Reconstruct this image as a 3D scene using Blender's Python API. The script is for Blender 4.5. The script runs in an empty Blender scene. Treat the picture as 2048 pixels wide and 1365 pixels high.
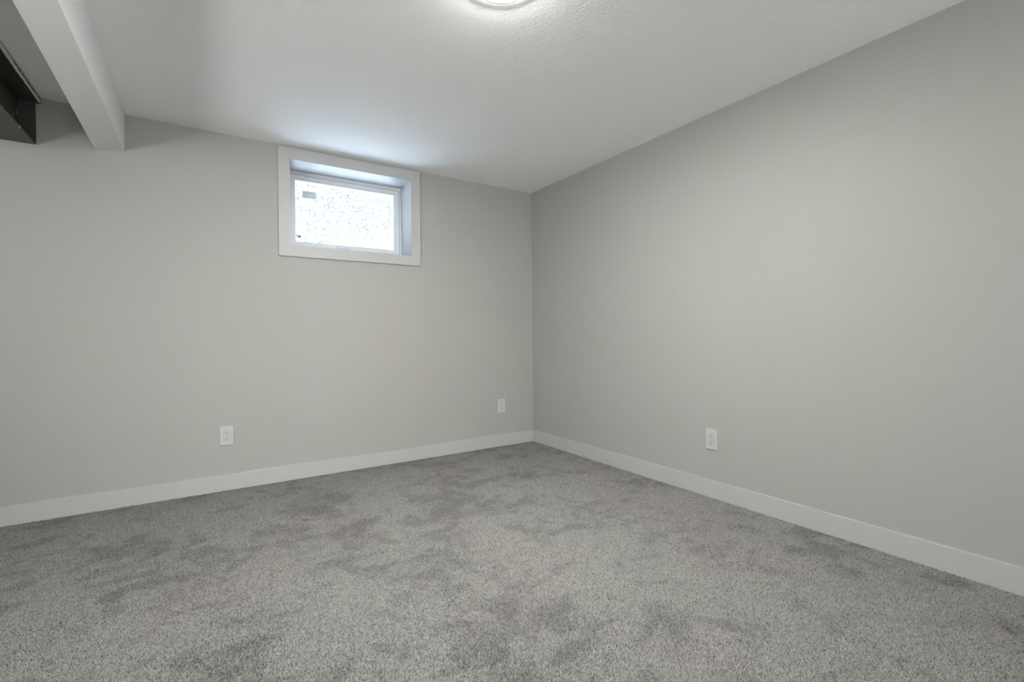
import bpy, bmesh, math, random
import numpy as np
from mathutils import Vector, Matrix

sc = bpy.context.scene
COL = sc.collection

# ------------------------------------------------------------------ camera
cam_d = bpy.data.cameras.new('camera')
cam = bpy.data.objects.new('camera', cam_d)
COL.objects.link(cam)
_r = Vector((0.837596568, -0.546217476, -0.008857698))
_u = Vector((0.013641990, 0.004704550, 0.999895876))
_f = Vector((0.546118930, 0.837630191, -0.011392009))
CAM = Vector((-2.42735, -3.38773, 0.94295))
cam.matrix_world = Matrix(((_r.x, _u.x, -_f.x, CAM.x), (_r.y, _u.y, -_f.y, CAM.y),
                           (_r.z, _u.z, -_f.z, CAM.z), (0, 0, 0, 1)))
cam_d.sensor_width = 36.0
cam_d.lens = 935.3512 / 2048 * 36.0
cam_d.shift_y = -1.27 / 2048
cam_d.clip_start = 0.02
sc.camera = cam

# ------------------------------------------------------------------ light
sc.view_settings.view_transform = 'Standard'
sc.view_settings.look = 'None'
sc.view_settings.gamma = 1.0
sc.view_settings.use_curve_mapping = False
sc.view_settings.exposure = 0.17

LAMP_STRENGTH = 480.0
RIM_STRENGTH = 72.0
DOME = 0.0138
REAR_FILL_POWER = 100.0
PASSAGE_FILL_POWER = 215.0

world = bpy.data.worlds.new('sky')
sc.world = world
world.use_nodes = True
wb = world.node_tree.nodes['Background']
wb.inputs['Color'].default_value = (0.50, 0.71, 1.0, 1)
SKY = 11.0
wb.inputs['Strength'].default_value = SKY

sun_d = bpy.data.lights.new('sun', 'SUN')
SUN_E = 96.0
sun_d.energy = SUN_E
sun_d.color = (0.73, 0.87, 1.0)
sun_d.angle = math.radians(2)
sun = bpy.data.objects.new('sun', sun_d)
COL.objects.link(sun)
sun.rotation_euler = Vector((0.15, 0.30, -0.94)).to_track_quat('-Z', 'Y').to_euler()
sun.location = (0, -2, 6)


def area(name, loc, direction, sx, sy, power, color=(1, 1, 1)):
    d = bpy.data.lights.new(name, 'AREA')
    d.shape = 'RECTANGLE'
    d.size = sx
    d.size_y = sy
    d.energy = power
    d.color = color
    o = bpy.data.objects.new(name, d)
    COL.objects.link(o)
    o.location = loc
    o.rotation_euler = Vector(direction).to_track_quat('-Z', 'Y').to_euler()
    return o


# added unseen fill lights: behind the camera, in the passage, by the left wall
LC = (1.0, 0.985, 0.95)
area('rear_fill', (-2.0, -6.8, 1.0), (0, 1, .45), 3.2, 1.7, REAR_FILL_POWER, LC)  # added fill, only solid wall behind it
area('passage_fill', (-6.4, -6.6, 1.05), (.7, .7, .0), 1.3, 1.9, PASSAGE_FILL_POWER, LC)  # fill added in the passage to lift the corner
LEFT_FILL_POWER = 52.0
area('left_fill', (-4.97, -2.3, 1.1), (.6, 0, .8), 1.4, .7, LEFT_FILL_POWER, LC)  # added fill to lift the ceiling, no window in this wall

# ------------------------------------------------------------------ dimensions
H = 2.2
XL, YF = -5.0, -7.0            # left and front (behind camera) inner faces
BB = 0.0985                    # baseboard height
FL = -0.006                    # carpet backing level; pile tips end near 0

# ------------------------------------------------------------------ materials


def new_mat(name):
    m = bpy.data.materials.new(name)
    m.use_nodes = True
    nt = m.node_tree
    return m, nt, nt.nodes['Principled BSDF']


def noise(nt, scale, detail=2.0, rough=0.5, coord='Object', vec=None, dist=0.0):
    n = nt.nodes.new('ShaderNodeTexNoise')
    n.inputs['Scale'].default_value = scale
    n.inputs['Detail'].default_value = detail
    n.inputs['Roughness'].default_value = rough
    n.inputs['Distortion'].default_value = dist
    if vec is None:
        tc = nt.nodes.new('ShaderNodeTexCoord')
        vec = tc.outputs[coord]
    nt.links.new(vec, n.inputs['Vector'])
    return n


def ramp(nt, fac, stops):
    r = nt.nodes.new('ShaderNodeValToRGB')
    cr = r.color_ramp
    while len(cr.elements) < len(stops):
        cr.elements.new(0.5)
    for e, (p, c) in zip(cr.elements, stops):
        e.position = p
        e.color = (*c, 1) if len(c) == 3 else c
    nt.links.new(fac, r.inputs['Fac'])
    return r


def bump(nt, bs, height, strength, dist):
    b = nt.nodes.new('ShaderNodeBump')
    b.inputs['Strength'].default_value = strength
    b.inputs['Distance'].default_value = dist
    nt.links.new(height, b.inputs['Height'])
    nt.links.new(b.outputs['Normal'], bs.inputs['Normal'])
    return b


def paint(name, col, rough=0.5, var=0.02, bscale=300, bstr=0.05, bdist=0.001, spec=0.3):
    m, nt, bs = new_mat(name)
    n = noise(nt, 3.0, 3)
    c0 = tuple(c * (1 - var) for c in col)
    c1 = tuple(c * (1 + var) for c in col)
    r = ramp(nt, n.outputs['Fac'], [(0.3, c0), (0.7, c1)])
    nt.links.new(r.outputs['Color'], bs.inputs['Base Color'])
    bs.inputs['Roughness'].default_value = rough
    bs.inputs['Specular IOR Level'].default_value = spec
    n2 = noise(nt, bscale, 2)
    bump(nt, bs, n2.outputs['Fac'], bstr, bdist)
    return m


WALL = paint('greige_wall_paint', (0.338, 0.338, 0.322), 0.55, 0.004, 220, 0.08, 0.001, 0.25)
WHITE = paint('white_trim_paint', (0.405, 0.408, 0.412), 0.4, 0.008, 90, 0.03, 0.001, 0.3)
BEAMW = paint('white_drywall_paint', (0.72, 0.723, 0.72), 0.6, 0.01, 200, 0.06, 0.001, 0.2)
PLASTIC = paint('white_plastic', (0.44, 0.442, 0.444), 0.3, 0.004, 60, 0.0, 0.001, 0.4)
VINYL = paint('white_window_vinyl', (0.58, 0.62, 0.66), 0.35, 0.004, 60, 0.01, 0.001, 0.4)
DARK = paint('dark_slot', (0.03, 0.03, 0.03), 0.6, 0.1)
SEAM = paint('slot_shadow_line', (0.34, 0.34, 0.33), 0.6, 0.05)
RINGM = paint('lamp_ring_metal', (0.88, 0.88, 0.88), 0.35, 0.01, 60, 0.0, 0.001, 0.5)

# knockdown textured ceiling
CEIL, nt, bs = new_mat('white_textured_ceiling')
bs.inputs['Base Color'].default_value = (0.95, 0.95, 0.95, 1)
bs.inputs['Roughness'].default_value = 0.7
bs.inputs['Specular IOR Level'].default_value = 0.2
n1 = noise(nt, 46.0, 4, 0.55, dist=0.8)
r1 = ramp(nt, n1.outputs['Fac'], [(0.46, (0, 0, 0)), (0.56, (1, 1, 1))])
bump(nt, bs, r1.outputs['Color'], 0.12, 0.004)

# carpet: per-tuft tint attribute and a fine fibre noise
CARPET, nt, bs = new_mat('grey_carpet_yarn')
at = nt.nodes.new('ShaderNodeAttribute')
at.attribute_name = 'tint'
mulc = nt.nodes.new('ShaderNodeMix')
mulc.data_type = 'RGBA'
mulc.blend_type = 'MULTIPLY'
mulc.inputs['Factor'].default_value = 1.0
n1 = noise(nt, 1.3, 3)
r1 = ramp(nt, n1.outputs['Fac'], [(0.35, (0.258, 0.252, 0.241)), (0.65, (0.250, 0.256, 0.243))])
nt.links.new(r1.outputs['Color'], mulc.inputs[6])
nt.links.new(at.outputs['Color'], mulc.inputs[7])
nt.links.new(mulc.outputs[2], bs.inputs['Base Color'])
bs.inputs['Roughness'].default_value = 0.95
bs.inputs['Specular IOR Level'].default_value = 0.05

BACKING, nt, bs = new_mat('grey_carpet_backing')
n1 = noise(nt, 260.0, 3)
r1 = ramp(nt, n1.outputs['Fac'], [(0.3, (0.13, 0.13, 0.122)), (0.7, (0.23, 0.23, 0.216))])
nt.links.new(r1.outputs['Color'], bs.inputs['Base Color'])
bs.inputs['Roughness'].default_value = 1.0
bump(nt, bs, n1.outputs['Fac'], 0.6, 0.006)

# primed old steel
STEEL, nt, bs = new_mat('dark_steel')
n1 = noise(nt, 9.0, 6, 0.65)
r1 = ramp(nt, n1.outputs['Fac'], [(0.3, (0.022, 0.021, 0.018)), (0.6, (0.036, 0.033, 0.028)), (0.8, (0.055, 0.046, 0.038))])
nt.links.new(r1.outputs['Color'], bs.inputs['Base Color'])
bs.inputs['Metallic'].default_value = 0.0
bs.inputs['Roughness'].default_value = 0.42
bs.inputs['Specular IOR Level'].default_value = 0.7
n2 = noise(nt, 120, 3)
bump(nt, bs, n2.outputs['Fac'], 0.15, 0.001)

RUSTW, nt, bs = new_mat('weathered_wood_nailer')
n1 = noise(nt, 30.0, 5)
r1 = ramp(nt, n1.outputs['Fac'], [(0.3, (0.10, 0.07, 0.055)), (0.5, (0.20, 0.17, 0.145)), (0.7, (0.36, 0.33, 0.29))])
nt.links.new(r1.outputs['Color'], bs.inputs['Base Color'])
bs.inputs['Roughness'].default_value = 0.85

MUD = paint('dried_joint_compound', (0.78, 0.74, 0.65), 0.9, 0.15, 90, 0.5, 0.003, 0.1)
CHALK = paint('pale_chalk', (0.42, 0.42, 0.40), 0.9, 0.1)
BOLT = paint('bright_bolt_head', (0.75, 0.75, 0.74), 0.4, 0.02)

GLASS, nt, bs = new_mat('window_glass')
bs.inputs['Base Color'].default_value = (1, 1, 1, 1)
bs.inputs['Roughness'].default_value = 0.0
bs.inputs['IOR'].default_value = 1.45
bs.inputs['Transmission Weight'].default_value = 1.0

LABELG, nt, bs = new_mat('grey_label_paper')
n1 = noise(nt, 60.0, 3)
r1 = ramp(nt, n1.outputs['Fac'], [(0.35, (0.70, 0.70, 0.685)), (0.65, (0.76, 0.76, 0.745))])
nt.links.new(r1.outputs['Color'], bs.inputs['Base Color'])
bs.inputs['Roughness'].default_value = 0.7
# thin paper glows with the daylight behind it
bs.inputs['Transmission Weight'].default_value = 0.0
tl = nt.nodes.new('ShaderNodeBsdfTranslucent')
tl.inputs['Color'].default_value = (0.52, 0.515, 0.50, 1)
mx = nt.nodes.new('ShaderNodeMixShader')
mx.inputs[0].default_value = 0.55
out = nt.nodes['Material Output']
nt.links.new(bs.outputs[0], mx.inputs[1])
nt.links.new(tl.outputs[0], mx.inputs[2])
nt.links.new(mx.outputs[0], out.inputs['Surface'])


def thin_paper(name, front, back, w):
    m, nt, bs = new_mat(name)
    bs.inputs['Base Color'].default_value = (*front, 1)
    bs.inputs['Roughness'].default_value = 0.7
    tl = nt.nodes.new('ShaderNodeBsdfTranslucent')
    tl.inputs['Color'].default_value = (*back, 1)
    mx = nt.nodes.new('ShaderNodeMixShader')
    mx.inputs[0].default_value = w
    nt.links.new(bs.outputs[0], mx.inputs[1])
    nt.links.new(tl.outputs[0], mx.inputs[2])
    nt.links.new(mx.outputs[0], nt.nodes['Material Output'].inputs['Surface'])
    return m


LABELD = thin_paper('grey_print', (0.50, 0.51, 0.51), (0.38, 0.39, 0.39), 0.5)
STICKW = thin_paper('white_sticker_paper', (0.85, 0.86, 0.88), (0.95, 0.96, 0.98), 0.8)
STICKB = thin_paper('blue_print', (0.42, 0.55, 0.68), (0.34, 0.44, 0.54), 0.5)
STICKG = thin_paper('slate_print', (0.40, 0.45, 0.50), (0.26, 0.30, 0.34), 0.5)

# pebble-dash stucco outside
STUCCO, nt, bs = new_mat('white_pebbledash_stucco')
tc = nt.nodes.new('ShaderNodeTexCoord')
vor = nt.nodes.new('ShaderNodeTexVoronoi')
vor.inputs['Scale'].default_value = 56.0
nt.links.new(tc.outputs['Object'], vor.inputs['Vector'])
rs = ramp(nt, vor.outputs['Distance'], [(0.18, (0.20, 0.20, 0.20)), (0.40, (1, 1, 1))])
n1 = noise(nt, 26.0, 4, 0.7)
r2 = ramp(nt, n1.outputs['Fac'], [(0.42, (1, 1, 1)), (0.58, (0, 0, 0))])
mxs = nt.nodes.new('ShaderNodeMix')
mxs.data_type = 'RGBA'
mxs.blend_type = 'LIGHTEN'
mxs.inputs['Factor'].default_value = 1.0
nt.links.new(rs.outputs['Color'], mxs.inputs[6])
nt.links.new(r2.outputs['Color'], mxs.inputs[7])
vor2 = nt.nodes.new('ShaderNodeTexVoronoi')
vor2.inputs['Scale'].default_value = 95.0
nt.links.new(tc.outputs['Object'], vor2.inputs['Vector'])
rs2 = ramp(nt, vor2.outputs['Distance'], [(0.14, (0.68, 0.68, 0.68)), (0.42, (1, 1, 1))])
mf = nt.nodes.new('ShaderNodeMix')
mf.data_type = 'RGBA'
mf.blend_type = 'MULTIPLY'
mf.inputs['Factor'].default_value = 1.0
nt.links.new(mxs.outputs[2], mf.inputs[6])
nt.links.new(rs2.outputs['Color'], mf.inputs[7])
mxs = mf
mm = nt.nodes.new('ShaderNodeMix')
mm.data_type = 'RGBA'
mm.blend_type = 'MULTIPLY'
mm.inputs['Factor'].default_value = 1.0
mm.inputs[7].default_value = (0.068, 0.060, 0.052, 1)
nt.links.new(mxs.outputs[2], mm.inputs[6])
nt.links.new(mm.outputs[2], bs.inputs['Base Color'])
bs.inputs['Roughness'].default_value = 0.9
bs.inputs['Specular IOR Level'].default_value = 0.1

BOUNCE_GROUND, nt, bs = new_mat('pale_bounce_ground')  # unseen ground made snow-pale to bounce daylight up to the ceiling
n1 = noise(nt, 45.0, 4)
r1 = ramp(nt, n1.outputs['Fac'], [(0.3, (0.62, 0.63, 0.64)), (0.7, (0.86, 0.87, 0.88))])
nt.links.new(r1.outputs['Color'], bs.inputs['Base Color'])
bs.inputs['Roughness'].default_value = 0.95

# lamp diffuser
DIFFUSER, nt, bs = new_mat('glowing_diffuser')
bs.inputs['Base Color'].default_value = (0.9, 0.9, 0.9, 1)
bs.inputs['Emission Color'].default_value = (1.0, 0.985, 0.955, 1)
bs.inputs['Emission Strength'].default_value = LAMP_STRENGTH

RIMGLOW, nt, bs = new_mat('glowing_rim')
bs.inputs['Base Color'].default_value = (0.9, 0.9, 0.9, 1)
bs.inputs['Emission Color'].default_value = (1.0, 0.985, 0.955, 1)
bs.inputs['Emission Strength'].default_value = RIM_STRENGTH

# ------------------------------------------------------------------ builders


def box_bm(bm, x0, x1, y0, y1, z0, z1, bev=0.0, seg=2):
    r = bmesh.ops.create_cube(bm, size=1.0)
    vs = r['verts']
    for v in vs:
        v.co = Vector(((x0 + x1) / 2 + v.co.x * (x1 - x0), (y0 + y1) / 2 + v.co.y * (y1 - y0),
                       (z0 + z1) / 2 + v.co.z * (z1 - z0)))
    if bev > 0:
        es = list({e for v in vs for e in v.link_edges})
        bmesh.ops.bevel(bm, geom=es, offset=bev, segments=seg, affect='EDGES', profile=0.5)


def hexa(bm, pts):
    """pts: 4 lower corners (counter-clockwise from above) then the 4 upper ones."""
    v = [bm.verts.new(p) for p in pts]
    for f in ((3, 2, 1, 0), (4, 5, 6, 7), (0, 1, 5, 4), (1, 2, 6, 5), (2, 3, 7, 6), (3, 0, 4, 7)):
        bm.faces.new([v[i] for i in f])


def lathe(bm, prof, n=72):
    """profile of (radius, z); radius 0 closes the end."""
    rings = []
    for r, z in prof:
        if r < 1e-6:
            rings.append([bm.verts.new((0, 0, z))])
        else:
            rings.append([bm.verts.new((r * math.cos(2 * math.pi * i / n), r * math.sin(2 * math.pi * i / n), z))
                          for i in range(n)])
    for a, b in zip(rings, rings[1:]):
        for i in range(n):
            j = (i + 1) % n
            if len(a) == 1:
                bm.faces.new((a[0], b[j], b[i]))
            elif len(b) == 1:
                bm.faces.new((a[i], a[j], b[0]))
            else:
                bm.faces.new((a[i], a[j], b[j], b[i]))


def obj(name, bm, mat, parent=None, smooth=False, loc=None):
    me = bpy.data.meshes.new(name)
    bmesh.ops.recalc_face_normals(bm, faces=bm.faces[:])
    bm.to_mesh(me)
    bm.free()
    me.materials.append(mat)
    if smooth:
        for p in me.polygons:
            p.use_smooth = True
    o = bpy.data.objects.new(name, me)
    COL.objects.link(o)
    if loc:
        o.location = loc
    if parent:
        o.parent = parent
    return o


def struct(name, bm, mat, parent=None):
    o = obj(name, bm, mat, parent)
    if parent is None:
        o['kind'] = 'structure'
    return o


def boxes(*bs_, bev=0.0):
    bm = bmesh.new()
    for b in bs_:
        box_bm(bm, *b, bev=bev)
    return bm


def thing(name, label, cat, loc, group=None):
    o = bpy.data.objects.new(name, None)
    o.empty_display_size = 0.1
    COL.objects.link(o)
    o.location = loc
    o['label'] = label
    o['category'] = cat
    if group:
        o['group'] = group
    return o


# ------------------------------------------------------------------ room shell
# window opening in the back wall (inside of the jamb boards)
JX0, JX1, JZ0, JZ1 = -1.960, -1.1195, 1.545, 2.118
JT = 0.019
HX0, HX1, HZ0, HZ1 = JX0 - JT, JX1 + JT, JZ0 - JT, JZ1 + JT

struct('floor', boxes((-7.30, .15, -7.15, .32, -0.25, FL)), BACKING)
struct('ceiling', boxes((-7.30, .15, -7.15, .32, H, H + .16)), CEIL)
struct('wall_back', boxes((XL - .15, HX0, 0, .32, FL, H), (HX1, 0, 0, .32, FL, H),
                          (HX0, HX1, 0, .32, FL, HZ0), (HX0, HX1, 0, .32, HZ1, H)), WALL)
struct('wall_right', boxes((0, .15, YF, .32, FL, H)), WALL)
PY0, PY1, DZ1 = -5.35, -3.95, 2.15  # opening placed to steer the added passage fill towards the corner
struct('wall_left', boxes((XL - .15, XL, YF, PY0, FL, H), (XL - .15, XL, PY1, 0, FL, H),
                          (XL - .15, XL, PY0, PY1, DZ1, H)), WALL)

# the far end of the room and an unseen passage added for fill light
struct('wall_front', boxes((XL - .15, .15, -7.15, -7.0, FL, H)), WALL)
struct('wall_added_passage', boxes((-7.30, -7.15, -7.15, -3.3, FL, H), (-7.15, XL - .15, -7.15, -7.0, FL, H),
                             (-7.15, XL - .15, -3.45, -3.3, FL, H)), WALL)

# baseboards
BT = 0.012


def baseboard(name, x0, x1, y0, y1):
    bm = bmesh.new()
    box_bm(bm, x0, x1, y0, y1, FL, BB, bev=0.0022)
    return struct(name, bm, WHITE)


baseboard('baseboard_back', XL, 0.0, -BT, 0.0)
baseboard('baseboard_right', -BT, 0.0, YF, -BT)
baseboard('baseboard_left', XL, XL + BT, PY1 + .01, -BT)

# ------------------------------------------------------------------ window
win = bpy.data.objects.new('window_1', None)
COL.objects.link(win)
win.location = ((JX0 + JX1) / 2, 0, JZ0)
win['kind'] = 'structure'
WL = Vector(win.location)


def wpart(name, bm, mat, parent=None, smooth=False):
    bmesh.ops.translate(bm, verts=bm.verts[:], vec=-WL)
    return obj(name, bm, mat, parent or win, smooth)


# casing: four flat mitred boards
CX0, CX1, CZ0, CZ1 = -2.028, -1.0535, 1.4755, 2.1885
IX0, IX1, IZ0, IZ1 = -1.9565, -1.1245, 1.5495, 2.1135
CT = 0.016


def mitred(bm, outer, inner, y0, y1):
    ox0, ox1, oz0, oz1 = outer
    ix0, ix1, iz0, iz1 = inner
    O = [(ox0, oz0), (ox1, oz0), (ox1, oz1), (ox0, oz1)]
    I = [(ix0, iz0), (ix1, iz0), (ix1, iz1), (ix0, iz1)]
    for k in range(4):
        j = (k + 1) % 4
        hexa(bm, [(O[k][0], y0, O[k][1]), (O[j][0], y0, O[j][1]), (I[j][0], y0, I[j][1]), (I[k][0], y0, I[k][1]),
                  (O[k][0], y1, O[k][1]), (O[j][0], y1, O[j][1]), (I[j][0], y1, I[j][1]), (I[k][0], y1, I[k][1])])


def frame_bm(outer, inner, y0, y1):
    bm = bmesh.new()
    mitred(bm, outer, inner, y0, y1)
    bmesh.ops.remove_doubles(bm, verts=bm.verts[:], dist=1e-5)
    # drop the doubled interior mitre faces
    seen = {}
    for f in list(bm.faces):
        key = tuple(sorted(v.index for v in f.verts))
    bm.verts.index_update()
    for f in list(bm.faces):
        key = tuple(sorted(v.index for v in f.verts))
        seen.setdefault(key, []).append(f)
    dead = [f for fs in seen.values() if len(fs) > 1 for f in fs]
    bmesh.ops.delete(bm, geom=dead, context='FACES')
    return bm


cb = frame_bm((CX0, CX1, CZ0, CZ1), (IX0, IX1, IZ0, IZ1), -CT, 0.0)
es = [e for e in cb.edges if all(abs(v.co.y + CT) < 1e-5 for v in e.verts) and len(e.link_faces) == 2
      and abs(e.link_faces[0].normal.dot(e.link_faces[1].normal)) < 0.5]
bmesh.ops.bevel(cb, geom=es, offset=0.0012, segments=2, affect='EDGES')
wpart('casing', cb, WHITE)
wpart('jamb', frame_bm((HX0, HX1, HZ0, HZ1), (JX0, JX1, JZ0, JZ1), 0.0, 0.222), WHITE)
FY = 0.222
# fixed outer frame
F1 = 0.014
fr = wpart('window_frame', frame_bm((HX0, HX1, HZ0, HZ1), (JX0 + F1, JX1 - F1, JZ0 + .030, JZ1 - 0.024), FY, FY + 0.085), VINYL)
wpart('frame_lip', frame_bm((JX0 + F1, JX1 - F1, JZ0 + .030, JZ1 - .024),
                            (JX0 + F1 + .0035, JX1 - F1 - .0035, JZ0 + .0335, JZ1 - .0275), FY + 0.006, FY + 0.02), SEAM, fr)
# sash
SX0, SX1, SZ0, SZ1 = JX0 + F1 + .0035, JX1 - F1 - .0035, JZ0 + .0335, JZ1 - .0275
GX0, GX1, GZ0, GZ1 = -1.8915, -1.1765, 1.6215, 2.0565
sb = frame_bm((SX0, SX1, SZ0, SZ1), (GX0 - .010, GX1 + .010, GZ0 - .010, GZ1 + .010), FY + 0.001, FY + 0.06)
sash = wpart('sash', sb, VINYL)
# sloped glazing bead: a ring that steps back to the glass
bd = bmesh.new()
mitred(bd, (GX0 - .010, GX1 + .010, GZ0 - .010, GZ1 + .010), (GX0, GX1, GZ0, GZ1), FY + 0.010, FY + 0.026)
wpart('glazing_bead', bd, VINYL, sash)
gb = bmesh.new()
box_bm(gb, GX0 - .004, GX1 + .004, 0.250, 0.254, GZ0 - .004, GZ1 + .004)
pane = wpart('glass_pane', gb, GLASS)
# lock bar low on the sash
lk = bmesh.new()
box_bm(lk, -1.614, -1.520, FY - .012, FY + .001, GZ0 - .026, GZ0 - .008, bev=.002)
box_bm(lk, -1.603, -1.535, FY - .020, FY - .012, GZ0 - .012, GZ0 - .0035, bev=.0015)
wpart('lock_bar', lk, VINYL, sash)
kb = bmesh.new()
bmesh.ops.create_cone(kb, cap_ends=True, segments=16, radius1=.0035, radius2=.0035, depth=.004,
                      matrix=Matrix.Translation((-1.525, FY - .013, GZ0 - .017)) @ Matrix.Rotation(math.pi / 2, 4, 'X'))
wpart('lock_screw', kb, SEAM, sash)
# little corner clips with dark holes near both top corners
for sx, xx in ((1, JX0 + .006), (-1, JX1 - .006)):
    c = bmesh.new()
    box_bm(c, xx - .005, xx + .005, FY - .0025, FY + .001, JZ1 - .060, JZ1 - .016, bev=.001)
    clip = wpart('corner_clip', c, VINYL)
    h = bmesh.new()
    for dz in (-.026, -.036, -.050):
        box_bm(h, xx - .0018, xx + .0018, FY - .0031, FY - .0024, JZ1 + dz - .003, JZ1 + dz + .003)
    box_bm(h, xx + sx * .020 - .0015, xx + sx * .020 + .0015, FY - .0005, FY + .002, JZ1 - .052, JZ1 - .040)
    wpart('clip_hole', h, SEAM, clip)

# stickers on the inside of the glass
GYI = 0.2497
st = thing('glass_label', 'grey printed paper label stuck near the top edge of the window glass', 'sticker',
           (-1.793, GYI, 1.968))
bm = bmesh.new()
w, h_ = .0465, .0245
pts = [(-w, -h_), (w - .010, -h_), (w, -h_ + .010), (w, h_ - .003), (w - .003, h_), (-w, h_)]
fa = [bm.verts.new((x, 0, z)) for x, z in pts]
fb = [bm.verts.new((x, -.0004, z)) for x, z in pts]
bm.faces.new(fa)
bm.faces.new(fb)
for i in range(len(pts)):
    j = (i + 1) % len(pts)
    bm.faces.new((fa[i], fa[j], fb[j], fb[i]))
obj('paper', bm, LABELG, st)
bm = bmesh.new()
rnd = random.Random(3)
x = -.033
for wd in (.010, .010, .007, .006, .004, .010):
    box_bm(bm, x, x + wd * .8, -.0007, -.0004, .008 - rnd.random() * .002, .0135)
    x += wd * 1.18
box_bm(bm, .018, .040, -.0007, -.0004, .0005, .0025)
box_bm(bm, .014, .018, -.0007, -.0004, -.008, -.005)
obj('print', bm, LABELD, st)

st = thing('corner_sticker', 'white sticker with blue and slate print low on the window glass beside the frame',
           'sticker', (-1.862, GYI, 1.690))
bm = bmesh.new()
box_bm(bm, -.0295, .026, -.0004, 0, -.058, .045)
obj('paper', bm, STICKW, st)
bm = bmesh.new()
box_bm(bm, -.026, -.015, -.0008, -.0004, -.026, -.016)
box_bm(bm, -.024, -.016, -.0008, -.0004, -.036, -.030)
box_bm(bm, -.010, -.004, -.0008, -.0004, -.012, -.008)
obj('blue_print', bm, STICKB, st)
bm = bmesh.new()
box_bm(bm, -.0125, .0085, -.0008, -.0004, -.036, -.019)
box_bm(bm, -.008, .002, -.0008, -.0004, -.006, -.002)
obj('grey_print', bm, STICKG, st)

# outside the window
ex = struct('exterior_wall', boxes((-6, 3.5, 1.75, 1.95, 1.0, 3.0)), STUCCO)
struct('exterior_ground', boxes((-6, 3.5, 0.32, 1.75, 1.15, 1.32)), BOUNCE_GROUND)

# ------------------------------------------------------------------ boxed-in beam
bk = bmesh.new()
yb = -1.30
xr, xl, xt = -2.8006, -2.9237, -2.7965
y_end = YF
# underside is a little out of level at the wall end
L, R = [], []
for k in range(33):
    t = k / 32
    y = -2.0 * t
    L.append((y, 2.0085 - .0357 * max(0.0, 1 - t / .72) ** 1.15))
    R.append((y, 1.9934))
L.append((y_end, 2.0085))
R.append((y_end, 1.9934))
vb = []
for (y, zl), (_, zr) in zip(L, R):
    vb.append([bk.verts.new((xl, y, zl)), bk.verts.new((xr, y, zr)), bk.verts.new((xt, y, H)), bk.verts.new((xl, y, H))])
for a, b in zip(vb, vb[1:]):
    for i in range(4):
        j = (i + 1) % 4
        bk.faces.new((a[i], a[j], b[j], b[i]))
bk.faces.new(vb[0])
bk.faces.new(vb[-1])
bulk = obj('boxed_beam', bk, BEAMW)
bulk['label'] = 'white drywall boxed beam running under the ceiling to the window wall'
bulk['category'] = 'beam'

# ------------------------------------------------------------------ exposed steel beam
XB = -3.2185
y1, y0 = -0.0005, YF
stl = thing('steel_beam', 'dark exposed steel I-beam under the ceiling, parallel to the white boxed beam', 'beam',
            (XB, 0, 1.9555))
S0 = Vector(stl.location)


def spart(name, bm, mat, parent=None):
    bmesh.ops.translate(bm, verts=bm.verts[:], vec=-S0)
    return obj(name, bm, mat, parent or stl)


spart('bottom_flange', boxes((-3.290, -3.158, y0, y1, 1.9535, 1.9625), bev=.0012), STEEL)
spart('web', boxes((XB - .003, XB + .003, y0, y1, 1.9625, 2.168)), STEEL)
spart('top_flange', boxes((-3.300, -3.136, y0, y1, 2.168, 2.177), bev=.0012), STEEL)
spart('end_plate', boxes((XB + .003, -3.1555, -.014, y1, 1.9625, 2.168)), STEEL)
b = bmesh.new()
box_bm(b, -3.300, -3.1345, y0, -.012, 2.1775, 2.1945)
nail = spart('wood_nailer', b, RUSTW)
nail['label'] = 'weathered brown wood strip on top of the steel'
# ragged strip of dried compound along the flange edge
b = bmesh.new()
rnd = random.Random(8)
prev = None
y = -.022
lo, hi = 2.166, 2.181
while y > -1.6:
    t = -y
    lo = 2.1675 + rnd.uniform(-.0015, .0015) - (.002 if t > .45 else 0)
    hi = 2.1805 + rnd.uniform(-.002, .002) + (.006 if t > .42 else 0) - (.003 if .12 < t < .25 else 0)
    xo = -3.1338 + rnd.uniform(-.0008, .0008)
    xu = -3.1385 + rnd.uniform(-.0015, .001)
    cur = [b.verts.new((xu, y, 2.1665 + rnd.uniform(-.0006, .0002))), b.verts.new((xo, y, lo)),
           b.verts.new((xo, y, hi)), b.verts.new((-3.1385, y, hi + .0005)), b.verts.new((-3.140, y, 2.170))]
    if prev:
        for i in range(5):
            j = (i + 1) % 5
            b.faces.new((prev[i], prev[j], cur[j], cur[i]))
    else:
        b.faces.new(cur)
    prev = cur
    y -= rnd.uniform(.012, .03)
b.faces.new(prev)
mud = spart('compound_strip', b, MUD)
mud['label'] = 'ragged pale dried compound along the flange edge'


def stroke(bm, pts, w, x):
    for (ya, za), (yb_, zb) in zip(pts, pts[1:]):
        d = Vector((yb_ - ya, zb - za))
        n = Vector((-d.y, d.x)).normalized() * w / 2
        d = d.normalized() * w * .3
        q = [(ya - d.x + n.x, za - d.y + n.y), (yb_ + d.x + n.x, zb + d.y + n.y),
             (yb_ + d.x - n.x, zb + d.y - n.y), (ya - d.x - n.x, za - d.y - n.y)]
        hexa(bm, [(x, p[0], p[1]) for p in q] + [(x + .0004, p[0], p[1]) for p in q])


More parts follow.
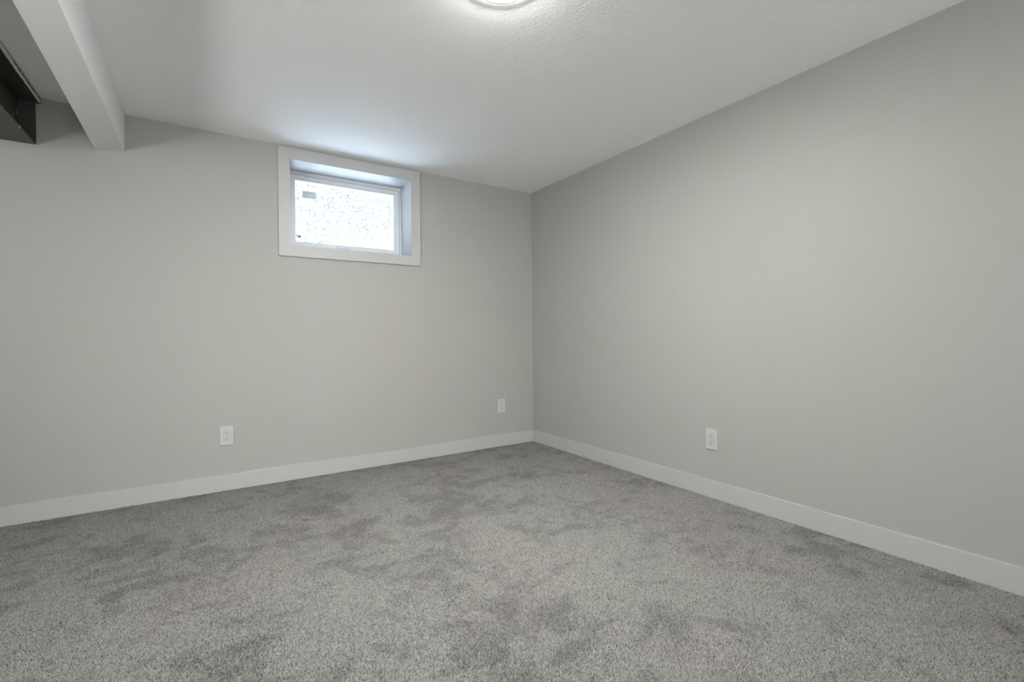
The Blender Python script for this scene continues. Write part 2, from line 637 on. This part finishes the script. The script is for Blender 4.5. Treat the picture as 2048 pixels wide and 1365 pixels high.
b = bmesh.new()
xm = XB + .003
stroke(b, [(-.0499, 2.1019), (-.0216, 2.1138), (-.0485, 2.0951), (-.027, 2.1035)], .0026, xm)
stroke(b, [(-.0219, 2.0936), (-.0314, 2.0949), (-.0471, 2.086), (-.0541, 2.0794), (-.0496, 2.0767), (-.032, 2.085),
           (-.0218, 2.0942), (-.0190, 2.1005), (-.0271, 2.087), (-.0285, 2.0793)], .0026, xm)
stroke(b, [(-.0987, 2.0779), (-.0969, 2.0478)], .0035, xm)
ch = spart('chalk_mark', b, CHALK)
b = bmesh.new()
bmesh.ops.create_uvsphere(b, u_segments=12, v_segments=8, radius=.0035, matrix=Matrix.Translation((-3.1600, -.245, 1.9555)))
for yy in (-.1932, -.1655):
    bmesh.ops.create_uvsphere(b, u_segments=8, v_segments=6, radius=.0018, matrix=Matrix.Translation((-3.150, yy, 2.1675)))
sp = spart('paint_fleck', b, BOLT)

# ------------------------------------------------------------------ ceiling lamp
LX, LY, LR = -1.543, -1.985, 0.123
lamp = thing('ceiling_lamp', 'lit round white flush lamp on the textured ceiling', 'lamp', (LX, LY, H))
bm = bmesh.new()
lathe(bm, [(LR - .005, -.0035), (LR - .001, -.0035), (LR, -.0045), (LR, -.0065), (LR - .003, -.0088), (LR - .013, -.0095),
           (LR - .016, -.0085), (LR - .016, -.004)])
obj('trim_ring', bm, RINGM, lamp, smooth=True)
# glowing band added behind the ring to make the halo on the ceiling
bm = bmesh.new()
lathe(bm, [(LR - .0055, -.0002), (LR - .0055, -.0037)])
obj('rim_glow', bm, RIMGLOW, lamp, smooth=True)
bm = bmesh.new()
rr = LR - .0165
prof = [(rr, -.003), (rr, -.008)]
for k in range(1, 9):
    a = k / 8 * math.pi / 2
    prof.append((rr * math.cos(a), -.008 - DOME * math.sin(a)))
prof[-1] = (0, -.008 - DOME)
lathe(bm, prof)
obj('diffuser', bm, DIFFUSER, lamp, smooth=True)

# ------------------------------------------------------------------ wall outlets


def make_outlet(label, loc, rotz):
    t = thing('wall_outlet', label, 'outlet', loc, 'duplex wall outlets')
    t.rotation_euler = (0, 0, rotz)
    b = bmesh.new()
    box_bm(b, -.0365, .0365, -.0070, 0, -.0595, .0595, bev=.0022, seg=3)
    obj('cover_plate', b, PLASTIC, t)
    b = bmesh.new()
    box_bm(b, -.0178, .0178, -.00715, -.005, -.0348, .0348)
    obj('plate_gap', b, SEAM, t)
    b = bmesh.new()
    box_bm(b, -.0166, .0166, -.0081, -.005, -.0336, .0336, bev=.0007)
    rc = obj('receptacle', b, PLASTIC, t)
    for zc in (.0165, -.0165):
        for xs, hh in ((-.0063, .0042), (.0063, .0035)):
            b = bmesh.new()
            box_bm(b, xs - .0011, xs + .0011, -.0085, -.0077, zc + .0030 - hh, zc + .0030 + hh)
            obj('slot', b, DARK, rc)
        b = bmesh.new()
        bmesh.ops.create_cone(b, cap_ends=True, segments=16, radius1=.0027, radius2=.0027, depth=.0008,
                              matrix=Matrix.Translation((0, -.0081, zc - .0095)) @ Matrix.Rotation(math.pi / 2, 4, 'X'))
        obj('ground_hole', b, DARK, rc)
    return t


make_outlet('white duplex outlet on the window wall, the one farther from the wall corner', (-2.3335, 0, .3375), 0)
make_outlet('white duplex outlet on the window wall, close beside the wall corner', (-.3337, 0, .3430), 0)
make_outlet('white duplex outlet alone on the long bare wall without a window', (0, -1.7638, .3335), -math.pi / 2)

# ------------------------------------------------------------------ carpet pile


def smooth_noise(rng, xs, ys, scale):
    g = rng.random((256, 256))
    u, v = xs * scale + 40.3, ys * scale + 57.7
    iu, iv = np.floor(u).astype(int), np.floor(v).astype(int)
    fu, fv = u - iu, v - iv
    fu = fu * fu * (3 - 2 * fu)
    fv = fv * fv * (3 - 2 * fv)
    a, b_ = iu % 256, iv % 256
    a1, b1 = (a + 1) % 256, (b_ + 1) % 256
    return (g[a, b_] * (1 - fu) + g[a1, b_] * fu) * (1 - fv) + (g[a, b1] * (1 - fu) + g[a1, b1] * fu) * fv


def build_pile():
    rng = np.random.default_rng(11)
    s = 0.0040
    gx, gy = np.meshgrid(np.arange(-4.4, -BT - .0015, s), np.arange(-3.45, -BT - .0015, s))
    x = (gx + rng.uniform(-.5, .5, gx.shape) * s).ravel()
    y = (gy + rng.uniform(-.5, .5, gy.shape) * s).ravel()
    # only the carpet the photo (or a step aside from it) can see
    p, q = np.array([-2.9175, -1.5445]), np.array([-.6053, -3.0916])
    d = (q - p) / np.linalg.norm(q - p)
    n = np.array([-d[1], d[0]])
    keep = ((x - p[0]) * n[0] + (y - p[1]) * n[1] > -.30) & (x < -BT - .0015) & (y < -BT - .0015)
    keep &= y > -3.4
    x, y = x[keep], y[keep]
    N = len(x)
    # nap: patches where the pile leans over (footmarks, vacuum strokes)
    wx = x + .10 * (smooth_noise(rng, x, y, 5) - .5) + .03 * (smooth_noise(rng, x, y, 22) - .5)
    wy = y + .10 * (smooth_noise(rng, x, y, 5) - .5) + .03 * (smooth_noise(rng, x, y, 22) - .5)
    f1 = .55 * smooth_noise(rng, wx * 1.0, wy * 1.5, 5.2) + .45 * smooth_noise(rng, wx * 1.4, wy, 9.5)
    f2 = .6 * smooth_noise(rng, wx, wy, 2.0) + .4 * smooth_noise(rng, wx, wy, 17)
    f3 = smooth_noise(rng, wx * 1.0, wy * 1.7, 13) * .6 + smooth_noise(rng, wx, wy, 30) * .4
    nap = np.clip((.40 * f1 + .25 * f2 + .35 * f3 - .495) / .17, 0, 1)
    ang = smooth_noise(rng, x, y, 3.0) * 1.6 + rng.normal(0, 1.7, N) + 3.9
    lean = (.0026 + .0022 * nap) * rng.uniform(.2, 1.8, N)
    hgt = .0062 + rng.normal(0, .0012, N) - .0008 * nap
    # a few stray tufts stand up along the skirting
    stray = rng.random(N) < .004
    hgt = np.where(stray, hgt + .003, hgt)
    r = .0034 + rng.uniform(-.0007, .0007, N)
    a0 = rng.uniform(0, 2 * np.pi, N)
    co = np.zeros((N, 4, 3))
    for k in range(3):
        co[:, k, 0] = x + r * np.cos(a0 + k * 2.0944)
        co[:, k, 1] = y + r * np.sin(a0 + k * 2.0944)
        co[:, k, 2] = FL + .0005
    co[:, 3, 0] = x + lean * np.cos(ang)
    co[:, 3, 1] = y + lean * np.sin(ang)
    co[:, 3, 2] = FL + .0005 + hgt
    co[:, :, 0] = np.minimum(co[:, :, 0], -BT - .0003)
    co[:, :, 1] = np.minimum(co[:, :, 1], -BT - .0003)
    base = (np.arange(N) * 4)[:, None]
    tri = np.concatenate([base + np.array([0, 1, 3]), base + np.array([1, 2, 3]), base + np.array([2, 0, 3])], 1).ravel()
    tint = np.clip(rng.normal(1.0, .15, N), .55, 1.45) * np.where(rng.random(N) < .13, .62, 1.0) * (1.02 - .22 * nap)  # leaning patches also darkened in the tint, standing in for nap shading
    me = bpy.data.meshes.new('carpet_pile')
    me.vertices.add(N * 4)
    me.vertices.foreach_set('co', co.ravel())
    me.loops.add(N * 9)
    me.loops.foreach_set('vertex_index', tri.astype(np.int32))
    me.polygons.add(N * 3)
    me.polygons.foreach_set('loop_start', np.arange(0, N * 9, 3, dtype=np.int32))
    me.update(calc_edges=True)
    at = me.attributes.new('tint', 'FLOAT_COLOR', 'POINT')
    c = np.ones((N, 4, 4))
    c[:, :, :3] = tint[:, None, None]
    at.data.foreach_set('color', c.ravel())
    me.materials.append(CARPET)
    o = bpy.data.objects.new('carpet_pile', me)
    COL.objects.link(o)
    o['kind'] = 'stuff'
    o['label'] = 'mottled light grey cut-pile carpet covering the floor'
    o['category'] = 'carpet'
    print('tufts', N)


build_pile()
